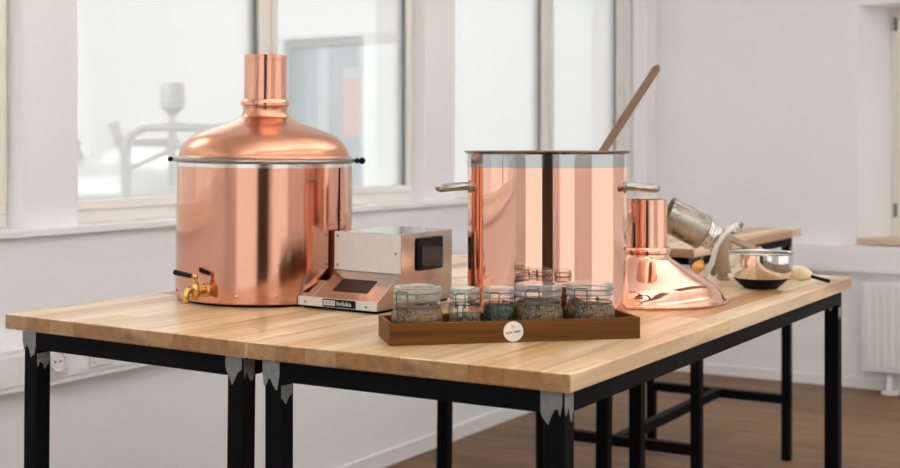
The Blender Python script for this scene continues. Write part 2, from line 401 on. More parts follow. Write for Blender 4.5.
# ------------------------------------------------------------------ brewing hall seen through the left windows
HX, HY = -12., 9.3
bm = bm_new(); box(bm, HX, XL-.27, -4, HY, -.1, 0); structure('floor_hall', bm, HALLF)
bm = bm_new(); box(bm, HX-.2, HX, -4, HY, 0, 4.2); structure('wall_hall_left', bm, HALLW)
DX0, DX1 = -7.34, -6.46
bm = bm_new(); wall_boxes(bm, 'X', HY, HY+.2, HX, 4., 0, 4.2, [(DX0, DX1, 0, 2.2)]); structure('wall_hall_back', bm, HALLW)
d = struct_empty('door_1')
bm = bm_new(); w = .05
box(bm, DX0, DX0+w, HY+.02, HY+.09, 0, 2.2); box(bm, DX1-w, DX1, HY+.02, HY+.09, 0, 2.2); box(bm, DX0+w, DX1-w, HY+.02, HY+.09, 2.13, 2.2)
obj('door_frame', bm, DOORL, d, .004, 0)
bm = bm_new(); box(bm, DX0+w, DX1-w, HY+.05, HY+.08, 0, 2.13); obj('door_leaf', bm, DOORG, d, 0, 0)
bm = bm_new(); box(bm, DX0+.36, DX0+.48, HY+.04, HY+.05, 0, 2.13); obj('door_stile', bm, DOORL, d, 0, 0)
t = thing('poster', 'tall pale red poster hanging on the grey hall door', 'poster', (DX1-.145, HY+.05, 1.35))
bm = bm_new(); box(bm, -.1, .1, -.006, -.001, -.02, .58); obj('sheet', bm, POSTR, t, 0, 0)
bm = bm_new(); box(bm, -.1, .1, -.008, -.006, .49, .58); obj('header_strip', bm, DOORL, t, 0, 0)
bm = bm_new(); box(bm, DX1-.075, DX1-.052, HY+.04, HY+.0495, 1.95, 2.12); tag(obj('sticker', bm, POSTY), 'small yellow-green sticker at the top right of the hall door', 'sticker')
# steel brew tank
TX, TY = -4.85, 5.05
t = thing('brew_tank', 'domed stainless steel brewing tank in the hall behind the left window', 'tank', (TX, TY, 0))
bm = bm_new(); lathe(bm, [(.0, .35), (.3, .37), (.52, .45), (.55, .5), (.55, .98), (.545, 1.0)], 72); obj('body', bm, STEELH, t)
bm = bm_new(); lathe(bm, [(.565, .985), (.57, 1.0), (.565, 1.015), (.55, 1.02), (.50, 1.10), (.40, 1.17), (.25, 1.225), (.12, 1.245), (0, 1.25)], 72); obj('dome_top', bm, STEELH, t)
for k in range(3):
    a = R(30+120*k); bm = bm_new(); cyl(bm, (.45*math.cos(a), .45*math.sin(a), 0), (.45*math.cos(a), .45*math.sin(a), .44), .035); obj('leg', bm, STEELH, t)
bm = bm_new(); lathe(bm, [(.15, 1.21), (.15, 1.265), (.165, 1.265), (.165, 1.285), (.0, 1.30)], 40, Matrix.Translation((-.12, .1, 0))); obj('manway', bm, STEELH, t)
def stub(x, y, z, dx, dy, dz):
    bm = bm_new(); p = Vector((x, y, z)); v = Vector((dx, dy, dz)).normalized()
    cyl(bm, p-.1*v, p+.05*v, .02); cyl(bm, p+.05*v, p+.065*v, .036); cyl(bm, p+.065*v, p+.15*v, .024); cyl(bm, p+.15*v, p+.162*v, .032)
    obj('valve', bm, STEELH, t)
stub(-.25, -.27, 1.2, -.35, -.2, 1); stub(.10, -.30, 1.21, -.3, -.2, 1); stub(.0, -.56, .95, -.35, -.3, 1)
# riser pipe with filter canister, standing in front of the tank
PX, PY = -4.217, 4.23
t = thing('riser_pipe', 'bent stainless pipe rising in front of the tank behind the left window', 'pipe', (PX, PY, 0))
h = 1.335; pts = [(0, 0, 0), (0, 0, .6), (0, 0, h-.14)]
pts += [(.10*(1-math.cos(a))*.857, .10*(1-math.cos(a))*.515, h-.10+.10*math.sin(a)) for a in (R(10*k) for k in range(10))]
pts += [(.5*.857, .5*.515, h), (.75*.857, .75*.515, h)]
bm = bm_new(); tube(bm, pts, .022, 18); obj('pipe', bm, STEELH, t)
bm = bm_new(); lathe(bm, [(0, 0), (.06, 0), (.06, .006), (0, .006)], 24); obj('base_flange', bm, STEELH, t)
bm = bm_new(); q = .75; cyl(bm, (q*.857, q*.515, 0), (q*.857, q*.515, h+.02), .02); obj('support_post', bm, STEELH, t)
c = .205
bm = bm_new(); lathe(bm, [(.0, h+.02), (.014, h+.02), (.014, h+.045), (.04, h+.075), (.052, h+.08), (.052, h+.105), (.056, h+.108), (.056, h+.116), (.052, h+.12), (.052, h+.185), (.045, h+.195), (.0, h+.198)], 32, Matrix.Translation((c*.857, c*.515, 0))); obj('filter_canister', bm, STEELH, t)
bm = bm_new(); cyl(bm, (c*.857, c*.515, h-.26), (c*.857, c*.515, h), .018); cyl(bm, (c*.857, c*.515, h-.1), (c*.857, c*.515, h-.085), .034)
cyl(bm, ((c+.02)*.857, (c+.02)*.515, h-.09), ((c+.14)*.857, (c+.14)*.515, h-.05), .013); cyl(bm, ((c+.12)*.857, (c+.12)*.515, h-.05), ((c+.12)*.857, (c+.12)*.515, h), .022)
cyl(bm, (c*.857, c*.515, h-.10), ((c-.2)*.857, (c-.2)*.515, h-.19), .012)
obj('sample_valve', bm, STEELH, t)

# ------------------------------------------------------------------ tables
LEG, T0, T1 = .035, .891, .92
def patch_poly(w, h, n=9):
    """ragged grey smear: straight top, brushed lower edge"""
    p = [(0, 0)]; ph = 6*random.random()
    for i in range(n+1):
        p.append((w*min(1, max(0, i/n+.06*(random.random()-.5))) if i not in (0, n) else w*i/n, -h*(.66+.2*math.sin(i*.9+ph)+.14*random.random()) if i not in (0, n) else -h*(.35+.3*random.random())))
    p.append((w, 0)); return p
def make_table(label, x0, y0, W, L, ins, rot=(0, 0, 0), zs=.26, lift=0., front_patch=True, sides=True):
    t = thing('work_table', label, 'table', (x0, y0, 0), rot, 'butcher block work tables on black steel frames')
    il, ir, jf, jb = ins
    bm = bm_new(); box(bm, 0, W, 0, L, T0, T1); obj('tabletop', bm, TOPM, t, .0025)
    lx = (il, W-ir-LEG); ly = (jf, L-jb-LEG)
    # apron tubes
    for y in ly:
        bm = bm_new(); box(bm, lx[0]+LEG, lx[1], y, y+LEG, T0-LEG, T0); obj('apron', bm, BLACK, t, .002)
    for x in lx:
        bm = bm_new(); box(bm, x, x+LEG, ly[0]+LEG, ly[1], T0-LEG, T0); obj('apron', bm, BLACK, t, .002)
    for i, x in enumerate(lx):
        for k, y in enumerate(ly):
            bm = bm_new(); box(bm, x, x+LEG, y, y+LEG, -lift*(1-i), T0); lg = obj('leg', bm, BLACK, t, .003)
            bm = bm_new(); e = .0006
            Mf = Matrix.Translation((x-.004, y, T0-.001)) @ Matrix.Rotation(R(90), 4, 'X')       # front face
            prism(bm, [(a, b) for a, b in patch_poly(LEG+.001, .052)], 0, e, Mf)
            o = obj('weld_patch', bm, WELD, lg, 0, 0); o['label'] = 'bare grey brushed weld patch'; bm = bm_new()
            Mr = Matrix.Translation((x+LEG, y+.001, T0-.042 if i == 0 or k == 1 else T0-.001)) @ Matrix.Rotation(R(90), 4, 'Z') @ Matrix.Rotation(R(90), 4, 'X')
            prism(bm, patch_poly(LEG*.85, .034 if i == 0 or k == 1 else .05), 0, e, Mr)
            if i == 0:
                o = obj('weld_patch', bm, WELD, lg, 0, 0); o['label'] = 'bare grey brushed weld patch'; bm = bm_new()
                prism(bm, patch_poly(LEG*.8, .03), 0, e, Matrix.Translation((x+LEG, y+.004, zs+.02)) @ Matrix.Rotation(R(90), 4, 'Z') @ Matrix.Rotation(R(90), 4, 'X'))
            o = obj('weld_patch', bm, WELD, lg, 0, 0); o['label'] = 'bare grey brushed weld patch'
    # H stretcher
    for y in ly:
        bm = bm_new(); box(bm, lx[0]+LEG, lx[1], y, y+LEG, zs-LEG, zs); obj('stretcher', bm, BLACK, t, .002)
    xm = (lx[0]+lx[1])/2
    bm = bm_new(); box(bm, xm, xm+LEG, ly[0]+LEG, ly[1], zs-LEG, zs); obj('stretcher', bm, BLACK, t, .002)
    return t
TILT = R(.70)
SX, SY = -1.434, 1.717
# the left table stands a touch higher at its outer end
_w = .600
t1 = make_table('left wooden work table carrying the copper kettle with tap', 0, 0, _w-.002, 1.635, (.043, .013, .010, .07), lift=.0073)
piv = Vector((SX, SY, T1)); rotM = Matrix.Translation(piv) @ Matrix.Rotation(TILT, 4, 'Y') @ Matrix.Translation(-piv)
t1.matrix_world = rotM @ Matrix.Translation((SX-_w, SY, 0))
make_table('right wooden work table carrying the jar tray and the open copper pot', SX, SY, .607, 1.635, (.031, .015, .010, .045))
make_table('wooden work table standing behind the other two near the back wall', -2.14, 3.98, .66, 1.21, (.025, .027, .125, .037))
def on_left(x, y, z=T1):
    """a spot on the slightly raised left table top"""
    return rotM @ Vector((x, y, z))

# ------------------------------------------------------------------ copper kettle with lid (left)
VX = Vector((.857, .515, 0)); VF = Vector((-.515, .857, 0))   # across the view / away from the viewer
def screen_angle(deg, c):
    """angle around a vessel at c, measured from the viewer's side, positive to the right"""
    d = (-Vector((c[0], c[1], 0))).normalized(); base = math.atan2(d.y, d.x)
    return base+R(deg)
KC = on_left(-1.798, 2.21)
k = thing('brew_kettle', 'tall brushed copper kettle with brass tap and black lever, closed by a domed lid', 'kettle', KC, (0, TILT, 0))
KR = .187
bm = bm_new(); lathe(bm, [(0, .0), (.174, 0), (.174, .007), (0, .007)], 72); obj('base_plate', bm, RUBBER, k)
bm = bm_new(); lathe(bm, [(.0, .006), (KR-.002, .006), (KR, .008), (KR, .284), (KR-.004, .284), (KR-.004, .012), (0, .012)], 128); obj('body', bm, COPB, k)
bm = bm_new(); lathe(bm, [(KR-.003, .283), (KR+.0008, .283), (KR+.0008, .291), (KR-.003, .291)], 128, caps=False); obj('rim_band', bm, STEELB, k)
a0, a1 = screen_angle(56, KC), screen_angle(105, KC)
bm = bm_new(); lathe(bm, [(KR+.0002, .0085), (KR+.0022, .0085), (KR+.0022, .2835), (KR+.0002, .2835)], 24, a0=a0, a1=a1, caps=False)
for z in [.02+.0255*i for i in range(11)]:
    aa = a0+R(2.2); p = Vector(((KR+.0018)*math.cos(aa), (KR+.0018)*math.sin(aa), z)); cyl(bm, p, p+Vector((.002*math.cos(aa), .002*math.sin(aa), 0)), .0024, .0012, 10)
o = obj('seam_sheet', bm, COPB, k); o['label'] = 'riveted overlapping copper sheet'
for dg in (-75, -17, 8, 40):
    aa = screen_angle(dg, KC); n = Vector((math.cos(aa), math.sin(aa), 0))
    bm = bm_new(); lathe(bm, [(.0045, 0), (.004, .0015), (.002, .0028), (0, .003)], 12, aim(n*(KR-.0003)+Vector((0, 0, .022)), n)); obj('rivet', bm, COPD, k)
# clamp ring around the lid joint
bm = bm_new(); lathe(bm, [(KR-.001, .2915), (KR+.0055, .292), (KR+.0075, .296), (KR+.0065, .300), (KR+.002, .3025), (KR-.002, .303), (KR-.002, .2915)], 128, caps=False)
cr = obj('clamp_ring', bm, RINGM, k)
for dg, kind in ((-96, 0), (84, 1)):
    aa = screen_angle(dg, KC); n = Vector((math.cos(aa), math.sin(aa), 0)); s = Vector((-n.y, n.x, 0)); p = n*(KR+.006)+Vector((0, 0, .2965))
    bm = bm_new()
    if kind == 0:
        cyl(bm, p-.002*n, p+.008*n, .004); ball(bm, p+.010*n, .0055)
    else:
        cyl(bm, p-.002*n, p+.012*n, .0042); cyl(bm, p+.004*n, p+.008*n, .0075, seg=6); ball(bm, p+.0165*n, .0075, seg=12)
        cyl(bm, p+.0165*n-.010*s, p+.0165*n+.010*s, .003)
    obj('clamp_knob', bm, PLASTIC, cr)
# brass tap facing the front edge of the table
tp = bpy.data.objects.new('tap', None); COL.objects.link(tp); tp.parent = k; tp.location = (0, -KR, .033)
bm = bm_new(); F = (0, -1, 0)
lathe(bm, [(0, -.001), (.015, -.001), (.015, .003), (.012, .005), (.0075, .006), (.0075, .016), (.0095, .018), (.0095, .024), (.007, .026), (.007, .036), (0, .036)], 24, aim((0, 0, 0), F))
lathe(bm, [(0, -.016), (.006, -.016), (.007, -.012), (.0095, -.010), (.0105, 0), (.0095, .010), (.0075, .013), (.0075, .017), (.005, .019), (.005, .025), (0, .025)], 24, Matrix.Translation((0, -.031, .0)))
obj('valve_body', bm, BRASS, tp)
bm = bm_new(); P = smooth_path([(0, -.031, 0), (0, -.043, .005), (0, -.053, .003), (0, -.0585, -.006), (0, -.0595, -.018)], 5)
tube(bm, P, [.0065+.0012*i/len(P) for i in range(len(P))], 16); cyl(bm, (0, -.0595, -.016), (0, -.0595, -.021), .0088); obj('spout', bm, BRASS, tp)
bm = bm_new(); ball(bm, (0, -.031, .030), .0068); obj('ball_top', bm, BRASS, tp)
bm = bm_new(); cyl(bm, (-.003, -.031, .030), (-.012, -.031, .0305), .003); cyl(bm, (-.010, -.031, .0305), (-.055, -.031, .0355), .0050, .0058); obj('lever', bm, PLASTIC, tp, .0015)

def dome_lid(name, label, loc, rot, prof, tube_r, z_ring, z_top, mat, mat2):
    t = thing(name, label, 'kettle lid', loc, rot, 'domed copper kettle lids')
    bm = bm_new(); lathe(bm, prof, 128, caps=False); o = obj('dome', bm, mat, t, 0, 60)
    md = o.modifiers.new('sheet', 'SOLIDIFY'); md.thickness = .0015; md.offset = -1
    rr = prof[-1][0]
    bm = bm_new(); lathe(bm, [(rr-.002, z_ring-.008), (rr+.002, z_ring-.008), (rr+.0045, z_ring-.005), (rr+.0048, z_ring-.001), (rr+.0035, z_ring+.004), (rr+.001, z_ring+.0065), (rr-.004, z_ring+.007)], 96, caps=False); obj('collar', bm, mat2, t)
    bm = bm_new(); lathe(bm, [(tube_r, z_ring), (tube_r, z_top-.010), (tube_r+.0006, z_top-.0095), (tube_r+.0006, z_top-.0085), (tube_r, z_top-.008), (tube_r+.0004, z_top-.0005), (tube_r-.0008, z_top), (tube_r-.0018, z_top-.001), (tube_r-.0018, z_ring)], 96, caps=False); obj('flue', bm, mat2, t)
    return t
def spl(prof, n=5):
    return [(p.x, p.y) for p in smooth_path([(a, b, 0) for a, b in prof], n)]
# lid on the kettle: its local zero is the clamp line
LZ = .303
pr = [(KR-.001, 0), (.184, .001)] + spl([(.1825, .002), (.1775, .020), (.157, .042), (.122, .0585), (.081, .0735), (.0575, .083), (.0500, .0905), (.0472, .100), (.0482, .1095)], 6)
up = rotM.to_3x3() @ Vector((0, 0, 1))
dome_lid('dome_lid', 'spun copper dome lid with a short flue, clamped on top of the kettle', KC+up*LZ, (0, TILT, 0), pr, .0456, .1165, .219, COPD, COPB)
# second lid standing on the table
pr2 = [(.1735, .0008), (.1735, .004), (.166, .005)] + spl([(.163, .008), (.157, .021), (.137, .041), (.092, .066), (.0575, .087), (.0475, .0965), (.0462, .103)], 6)
dome_lid('dome_lid', 'polished copper dome lid with short flue, standing on the table right of the open pot', (-1.08, 2.617, T1), (0, 0, 0), pr2, .0432, .1085, .2165, COPS, COPS)

# ------------------------------------------------------------------ control box beside the kettle
CB = on_left(-1.636, 2.117)
c = thing('heater_control_box', 'stainless control box with sloping panel and black switch, fixed against the kettle', 'control box', CB, (0, TILT, 0))
W = .198
bm = bm_new(); box(bm, .012, W-.006, .008, .275, 0, .006); obj('foot_rail', bm, RUBBER, c)
side = [(0, .006), (.283, .006), (.283, .153), (.083, .153), (.083, .072), (0, .024)]
Mx = Matrix(((0, 0, 1, 0), (1, 0, 0, 0), (0, 1, 0, 0), (0, 0, 0, 1)))
bm = bm_new()
# housing: full profile; the left part stops short of the round kettle
prism(bm, side, .04, W, Mx)
prism(bm, [(0, .006), (.0118, .006), (.0118, .0308), (0, .024)], .006, .0399, Mx)
prism(bm, [(.0119, .006), (.05, .006), (.05, .053), (.0119, .0309)], .0205, .0399, Mx)
obj('housing', bm, HOUSM, c, .0012, 0)
bm = bm_new(); box(bm, .034, W-.0005, .0815, .0829, .074, .1525); 
pl = obj('back_panel', bm, PANELM, c, 0, 0)
for sx, sz in ((.042, .143), (.042, .083), (.186, .113)):
    bm = bm_new(); lathe(bm, [(.003, 0), (.0026, .0012), (0, .0016)], 10, aim((sx, .0815, sz), (0, -1, 0)))
    obj('screw', bm, RINGM, pl)
bm = bm_new(); box(bm, .004, W-.002, -.0012, .0, .0065, .0245); fp = obj('front_strip', bm, PANELM, c, 0, 0)
for sx in (.022, .172):
    bm = bm_new(); lathe(bm, [(.0028, 0), (.0024, .0012), (0, .0015)], 10, aim((sx, -.0012, .0135), (0, -1, 0)))
    obj('screw', bm, RINGM, fp)
sl = Vector((0, .083, .048)).normalized(); sn = Vector((0, -sl.z, sl.y))
Ms = Matrix(((1, 0, 0, 0), (0, sl.y, sn.y, 0), (0, sl.z, sn.z, .024), (0, 0, 0, 1)))
bm = bm_new(); prism(bm, [(.073, .026), (.158, .026), (.158, .068), (.073, .068)], 0, .0008, Ms); obj('display', bm, DISPLAY, c, 0, 0)
Mfr = Matrix(((1, 0, 0, 0), (0, 0, -1, 0), (0, 1, 0, 0), (0, 0, 0, 1)))   # text plane facing the front
bm = bm_new(); prism(bm, [(.068, .0075), (.145, .0075), (.147, .0095), (.147, .0215), (.145, .0235), (.068, .0235), (.066, .0215), (.066, .0095)], .0012, .002, Mfr); bd = obj('badge', bm, PLASTIC, c, 0, 0)
bm = bm_new(); prism(bm, [(.0685, .0105), (.097, .0105), (.097, .0208), (.0685, .0208)], .002, .0024, Mfr); obj('badge_block', bm, INKW, bd, 0, 0)
text('badge_lettering', 'HENDI', .0095, INK, bd, Matrix.Translation((.0692, -.0024, .0155)) @ Matrix.Rotation(R(90), 4, 'X'), .0002, 0., .88)
text('badge_lettering', 'Induka', .0125, INKW, bd, Matrix.Translation((.1005, -.002, .0155)) @ Matrix.Rotation(R(90), 4, 'X'), .0003, .0001, 1.08)
# black switch on the right side
Mside = Matrix(((0, 0, 1, W), (1, 0, 0, 0), (0, 1, 0, 0), (0, 0, 0, 1)))
def rrect(a0, a1, b0, b1, r, n=5):
    p = []
    for cx, cy, s in ((a1-r, b1-r, 0), (a0+r, b1-r, 90), (a0+r, b0+r, 180), (a1-r, b0+r, 270)):
        p += [(cx+r*math.cos(R(s+90*i/n)), cy+r*math.sin(R(s+90*i/n))) for i in range(n+1)]
    return p
bm = bm_new(); prism(bm, rrect(.140, .238, .074, .142, .007), 0, .005, Mside); sw = obj('switch_frame', bm, PLASTIC, c, .0015)
bm = bm_new(); prism(bm, [(.150, .082), (.229, .079), (.229, .119), (.150, .127)], .005, .008, Mside); obj('switch_rocker', bm, pbr('grey_plastic', (.016, .018, .02), .2, noise=.1, spec=.4), sw, .001)

# ------------------------------------------------------------------ open copper pot (right)
PC = Vector((-1.155, 2.292, T1)); PR = .1562; PH = .321
p = thing('stock_pot', 'open polished copper pot with steel rim and two loop handles', 'pot', PC)
bm = bm_new(); lathe(bm, [(0, 0), (PR-.004, 0), (PR, .004), (PR, PH-.030), (PR-.003, PH-.030), (PR-.003, .006), (0, .006)], 160); obj('body', bm, COPP, p)
bm = bm_new(); lathe(bm, [(PR-.003, PH-.031), (PR+.0004, PH-.031), (PR+.0004, PH-.005), (PR-.003, PH-.005)], 160, caps=False); obj('rim_band', bm, BANDM, p)
bm = bm_new(); lathe(bm, [(PR-.002, PH-.0055), (PR+.0012, PH-.0055), (PR+.0035, PH-.0035), (PR+.0065, PH-.0015), (PR+.0072, PH), (PR+.0055, PH+.001), (PR-.0035, PH-.0005)], 160, caps=False); obj('rim_flange', bm, FLANGEM, p)
bm = bm_new(); lathe(bm, [(PR-.0035, PH-.001), (PR-.0035, .008), (PR-.01, .0065), (0, .0065)], 96, caps=False); o = obj('steel_liner', bm, STEEL, p)
vx = Vector((.857, .515, 0)).normalized(); vf = Vector((-.515, .857, 0)).normalized()
# as seen from the viewer the handles sit square to the line of sight
dv = (-PC.xy).normalized(); hx = Vector((-dv.y, dv.x, 0)); hf = Vector((dv.x, dv.y, 0))
for s in (-1, 1):
    bm = bm_new(); z = .2525; w = .045
    pth = []
    ctrl = [(PR-.004, -w), (PR+.020, -w-.001), (PR+.040, -w+.004), (PR+.053, -w+.018), (PR+.057, 0), (PR+.053, w-.018), (PR+.040, w-.004), (PR+.020, w+.001), (PR-.004, w)]
    ctrl[0] = (math.sqrt(PR**2-w**2)-.002, -w); ctrl[-1] = (math.sqrt(PR**2-w**2)-.002, w)
    pth = smooth_path([hx*s*a+hf*b+Vector((0, 0, z-.004*(a-PR)/.05)) for a, b in ctrl], 5)
    tube(bm, pth, .0072, 14)
    hd = obj('handle', bm, HANDM, p)
    for b in (-w, w):
        bm = bm_new(); a = math.sqrt(PR**2-b**2); q = hx*s*a+hf*b+Vector((0, 0, z)); n = Vector((q.x, q.y, 0)).normalized()
        lathe(bm, [(.0, -.001), (.012, -.001), (.012, .002), (.009, .0035), (0, .0035)], 20, aim(q, n))
        obj('handle_plate', bm, HANDM, hd)

# wooden paddle leaning in the pot
def pot_pt(l, s, z): return PC+VX*l+VF*s+Vector((0, 0, z))
A = pot_pt(-.097, -.026, .0085); B = pot_pt(.2469, .181, .4995)
tg = thing('wooden_paddle', 'long wooden mash paddle leaning out of the open copper pot', 'paddle', A)
ax = (B-A); Lp = ax.length; ax.normalize(); Mq = aim((0, 0, 0), ax)
Mq = Matrix.Rotation(0, 4, 'Z') @ Mq
side_v = ax.cross(Vector((-PC.x, -PC.y, 0)).normalized()).normalized(); nrm = side_v.cross(ax).normalized()
Mp = Matrix((( ax.x, side_v.x, nrm.x, 0), (ax.y, side_v.y, nrm.y, 0), (ax.z, side_v.z, nrm.z, 0), (0, 0, 0, 1)))
bm = bm_new()
FS = [i/30*.955 for i in range(31)]+[.965, .975, .983, .989, .994, .998, 1.]; rings = []
for f in FS:
    xx = .03+f*(Lp-.03); hw = .0074+.0010*f; ht = .0052
    if f > .982: hw *= math.sqrt(max(.08, 1-((f-.982)/.018)**2))
    rings.append([bm.verts.new((xx, hw*math.cos(2*math.pi*k_/14), ht*math.sin(2*math.pi*k_/14))) for k_ in range(14)])
for r0, r1 in zip(rings, rings[1:]):
    for k_ in range(14): bm.faces.new([r0[k_], r0[(k_+1) % 14], r1[(k_+1) % 14], r1[k_]])
bm.faces.new(rings[0][::-1]); bm.faces.new(rings[-1])
o = obj('shaft', bm, PADM, tg); o.matrix_local = Mp
bm = bm_new(); prism(bm, rrect(.004, .13, -.028, .028, .02), -.004, .004); o = obj('blade', bm, PADM, tg, .0015); o.matrix_local = Mp
bm = bm_new(); cyl(bm, (Lp-.012, 0, -.0058), (Lp-.012, 0, .0058), .0022, seg=12); o = obj('hanging_hole', bm, DARKC, tg); o.matrix_local = Mp

# ------------------------------------------------------------------ tray of jars
TA = Vector((-1.198, 1.799, T1)); ang = math.atan2(.296, .322)
TL, TD, TH, TT = .437, .122, .0365, .007
tr = thing('wooden_tray', 'long stained wooden tray holding five clip-top jars', 'tray', TA, (0, 0, ang))
bm = bm_new(); box(bm, TT, TL-TT, TT, TD-TT, 0, .006); obj('base', bm, TRAYM, tr)
for y0, y1 in ((0, TT), (TD-TT, TD)):
    bm = bm_new(); box(bm, 0, TL, y0, y1, 0, TH); obj('long_side', bm, TRAYM, tr, .001)
for x0, x1 in ((0, TT), (TL-TT, TL)):
    bm = bm_new(); box(bm, x0, x1, TT, TD-TT, 0, TH); obj('end_side', bm, TRAYM, tr, .001)
bm = bm_new(); lathe(bm, [(0, 0), (.0172, 0), (.0172, .0006), (0, .0006)], 48, aim((.2115, 0, .0185), (0, -1, 0))); bg = obj('round_label', bm, PAPERW, tr); bg['label'] = 'round white label with a small dark emblem'
bm = bm_new()   # faint two-word line rising to the right and a sprig above it
Mb = Matrix.Translation((.2115, -.0006, .0185)) @ Matrix.Rotation(R(90), 4, 'X') @ Matrix.Rotation(R(7), 4, 'Z')
def stroke(a, b, w):
    a, b = Vector(a), Vector(b); d_ = (b-a).normalized(); n_ = Vector((-d_.y, d_.x))*w/2
    prism(bm, [tuple(a-n_), tuple(b-n_), tuple(b+n_), tuple(a+n_)], 0, .0002, Mb)
x = -.0125
for wd in (.0016, .0014, .0018, .0014, .0016, 0, .0018, .0015, .0014, .0016, .0017):
    if wd:
        stroke((x, -.0028), (x, .0006), .0009); stroke((x+wd*.6, -.0028), (x+wd*.6, .0006), .0007); stroke((x, -.001), (x+wd*.6, -.001), .0006)
    x += .0023
stroke((0, .002), (0, .009), .0005); stroke((-.0022, .0055), (-.0022, .009), .0006); stroke((.0022, .0055), (.0022, .009), .0006); stroke((-.0024, .0092), (.0024, .0092), .0008)
stroke((0, -.0085), (0, -.0045), .0005)
obj('emblem', bm, INK, bg, 0, 0)

MALT = grain_mat('pale_malt', (.15, .075, .026), (.42, .25, .105))
MIX = grain_mat('mixed_grain', (.05, .03, .012), (.36, .23, .10))
DARKM = grain_mat('dark_malt', (.035, .016, .007), (.38, .22, .09))
HOPS = grain_mat('dried_hops', (.012, .026, .012), (.07, .105, .05), 170)
RYE = grain_mat('grey_grain', (.10, .075, .045), (.34, .27, .18), 300)
ux = Vector((math.cos(ang), math.sin(ang), 0)); uy = Vector((-ux.y, ux.x, 0))
def jar(s, off, big, turn, label, glabel, gcat, gmat, fill):
    P0 = TA+ux*s+uy*off+Vector((0, 0, .0063))
    j = thing('clip_top_jar', label, 'jar', P0, (0, 0, 0), 'clip-top glass jars in the wooden tray')
    if big:
        rb, rn, rl, zw, zg, zt = .0458, .0388, .0408, .052, .0665, .0865
        outer = spl([(.040, 0), (.0445, .003), (rb, .010), (rb, .026), (.0452, .036), (.0425, .045), (rn, .0515)], 4)+[(rn-.001, .054), (rn+.0012, .056), (rn+.0012, .059), (rn-.0005, .061), (rn-.0005, zg-.002)]
    else:
        rb, rn, rl, zw, zg, zt = .0290, .0255, .0262, .054, .0655, .0825
        outer = spl([(.0265, 0), (.0285, .003), (rb, .008), (rb, .040), (.0285, .048), (rn, .0535)], 4)+[(rn-.0005, .055), (rn+.001, .057), (rn+.001, .060), (rn-.0005, .062), (rn-.0005, zg-.002)]
    bm = bm_new(); lathe(bm, [(0, 0)]+outer, 56, caps=False); obj('glass_body', bm, JARG, j, 0, 60)
    bm = bm_new(); lathe(bm, [(rn-.004, zg-.0018), (rl, zg-.0018), (rl, zg), (rn-.004, zg)], 56, caps=False); obj('gasket', bm, GASKR, j)
    bm = bm_new(); h = zt-zg-.0002
    lathe(bm, [(0, zg+.0002)]+[(rl-.001, zg+.0002), (rl, zg+.0012), (rl, zg+h*.42), (rl+.0006, zg+h*.5), (rl+.0006, zg+h*.8), (rl-.001, zg+h*.95), (rl-.004, zg+h), (rl*.7, zg+h*.94), (0, zg+h*.92)], 56); obj('lid', bm, JARL, j)
    # wire bail
    fa = math.atan2(-P0.y, -P0.x)+R(turn); n = Vector((math.cos(fa), math.sin(fa), 0)); s_ = Vector((-n.y, n.x, 0)); wr = .0011 if big else .0009
    bm = bm_new(); tube(bm, [((rn+.0012)*math.cos(2*math.pi*i/48), (rn+.0012)*math.sin(2*math.pi*i/48), zw) for i in range(48)], wr, 8, True)
    tube(bm, [((rl+.0010)*math.cos(2*math.pi*i/48), (rl+.0010)*math.sin(2*math.pi*i/48), zg+h*.45) for i in range(48)], wr*.8, 8, True)
    obj('neck_wire', bm, WIRE, j)
    hw = .0115 if big else .008; d_ = rl+.0028
    bm = bm_new(); tube(bm, [n*d_-s_*hw+Vector((0, 0, zw-.004)), n*d_-s_*hw+Vector((0, 0, zt-.010)), n*(d_-.001)-s_*(hw-.001)+Vector((0, 0, zt-.0075)), n*(d_-.001)+s_*(hw-.001)+Vector((0, 0, zt-.0075)), n*d_+s_*hw+Vector((0, 0, zt-.010)), n*d_+s_*hw+Vector((0, 0, zw-.004))], wr, 8)
    dd = rb+.003
    tube(bm, [n*d_-s_*hw*.6+Vector((0, 0, zw+.003)), n*dd-s_*hw*.55+Vector((0, 0, zw-.022)), n*dd-s_*hw*.3+Vector((0, 0, zw-.026)), n*dd+s_*hw*.3+Vector((0, 0, zw-.026)), n*dd+s_*hw*.55+Vector((0, 0, zw-.022)), n*d_+s_*hw*.6+Vector((0, 0, zw+.003))], wr, 8)
    for q in (-1, 1): cyl(bm, n*d_+s_*hw*q+Vector((0, 0, zw-.0045)), n*d_+s_*hw*q+Vector((0, 0, zw+.0035)), wr*1.9, seg=10)
    obj('bail', bm, WIRE, j)
    bm = bm_new(); b = -n*(rn+.003)+Vector((0, 0, zw)); ball(bm, b, .004 if big else .003, seg=10); obj('hinge', bm, WIRE, j)
    # contents
    inner = [(r-.0022, z) for r, z in outer if z < fill]
    bm = bm_new(); e = inner[-1][0]
    lathe(bm, [(0, .003)]+[(r, max(z, .003)) for r, z in inner[1:]]+[(e*.97, fill), (e*.7, fill+.002), (e*.3, fill+.0035), (0, fill+.003)], 48, caps=False)
    g = obj('grain', bm, gmat, None, 0, 60, P0); tag(g, glabel, gcat, 'brewing ingredients in the jars', 'stuff')
jar(.0575, .060, True, -36, 'wide clip-top jar of pale malt, at the end of the tray by the control box', 'pale tan malt grains filling the jar nearest the control box', 'grain', MALT, .0475)
jar(.1395, .056, False, -14, 'small clip-top jar of greyish grain, second from the control box', 'greyish brown grains in the small jar second from the control box', 'grain', RYE, .036)
jar(.2005, .056, False, -16, 'small clip-top jar of dark green hops in the middle of the tray', 'dark green dried hops in the middle jar of the tray', 'hops', HOPS, .050)
jar(.2715, .060, True, -13, 'wide clip-top jar of mixed grain, right behind the round white label', 'mixed brown grains in the wide jar beside the hops', 'grain', MIX, .0490)
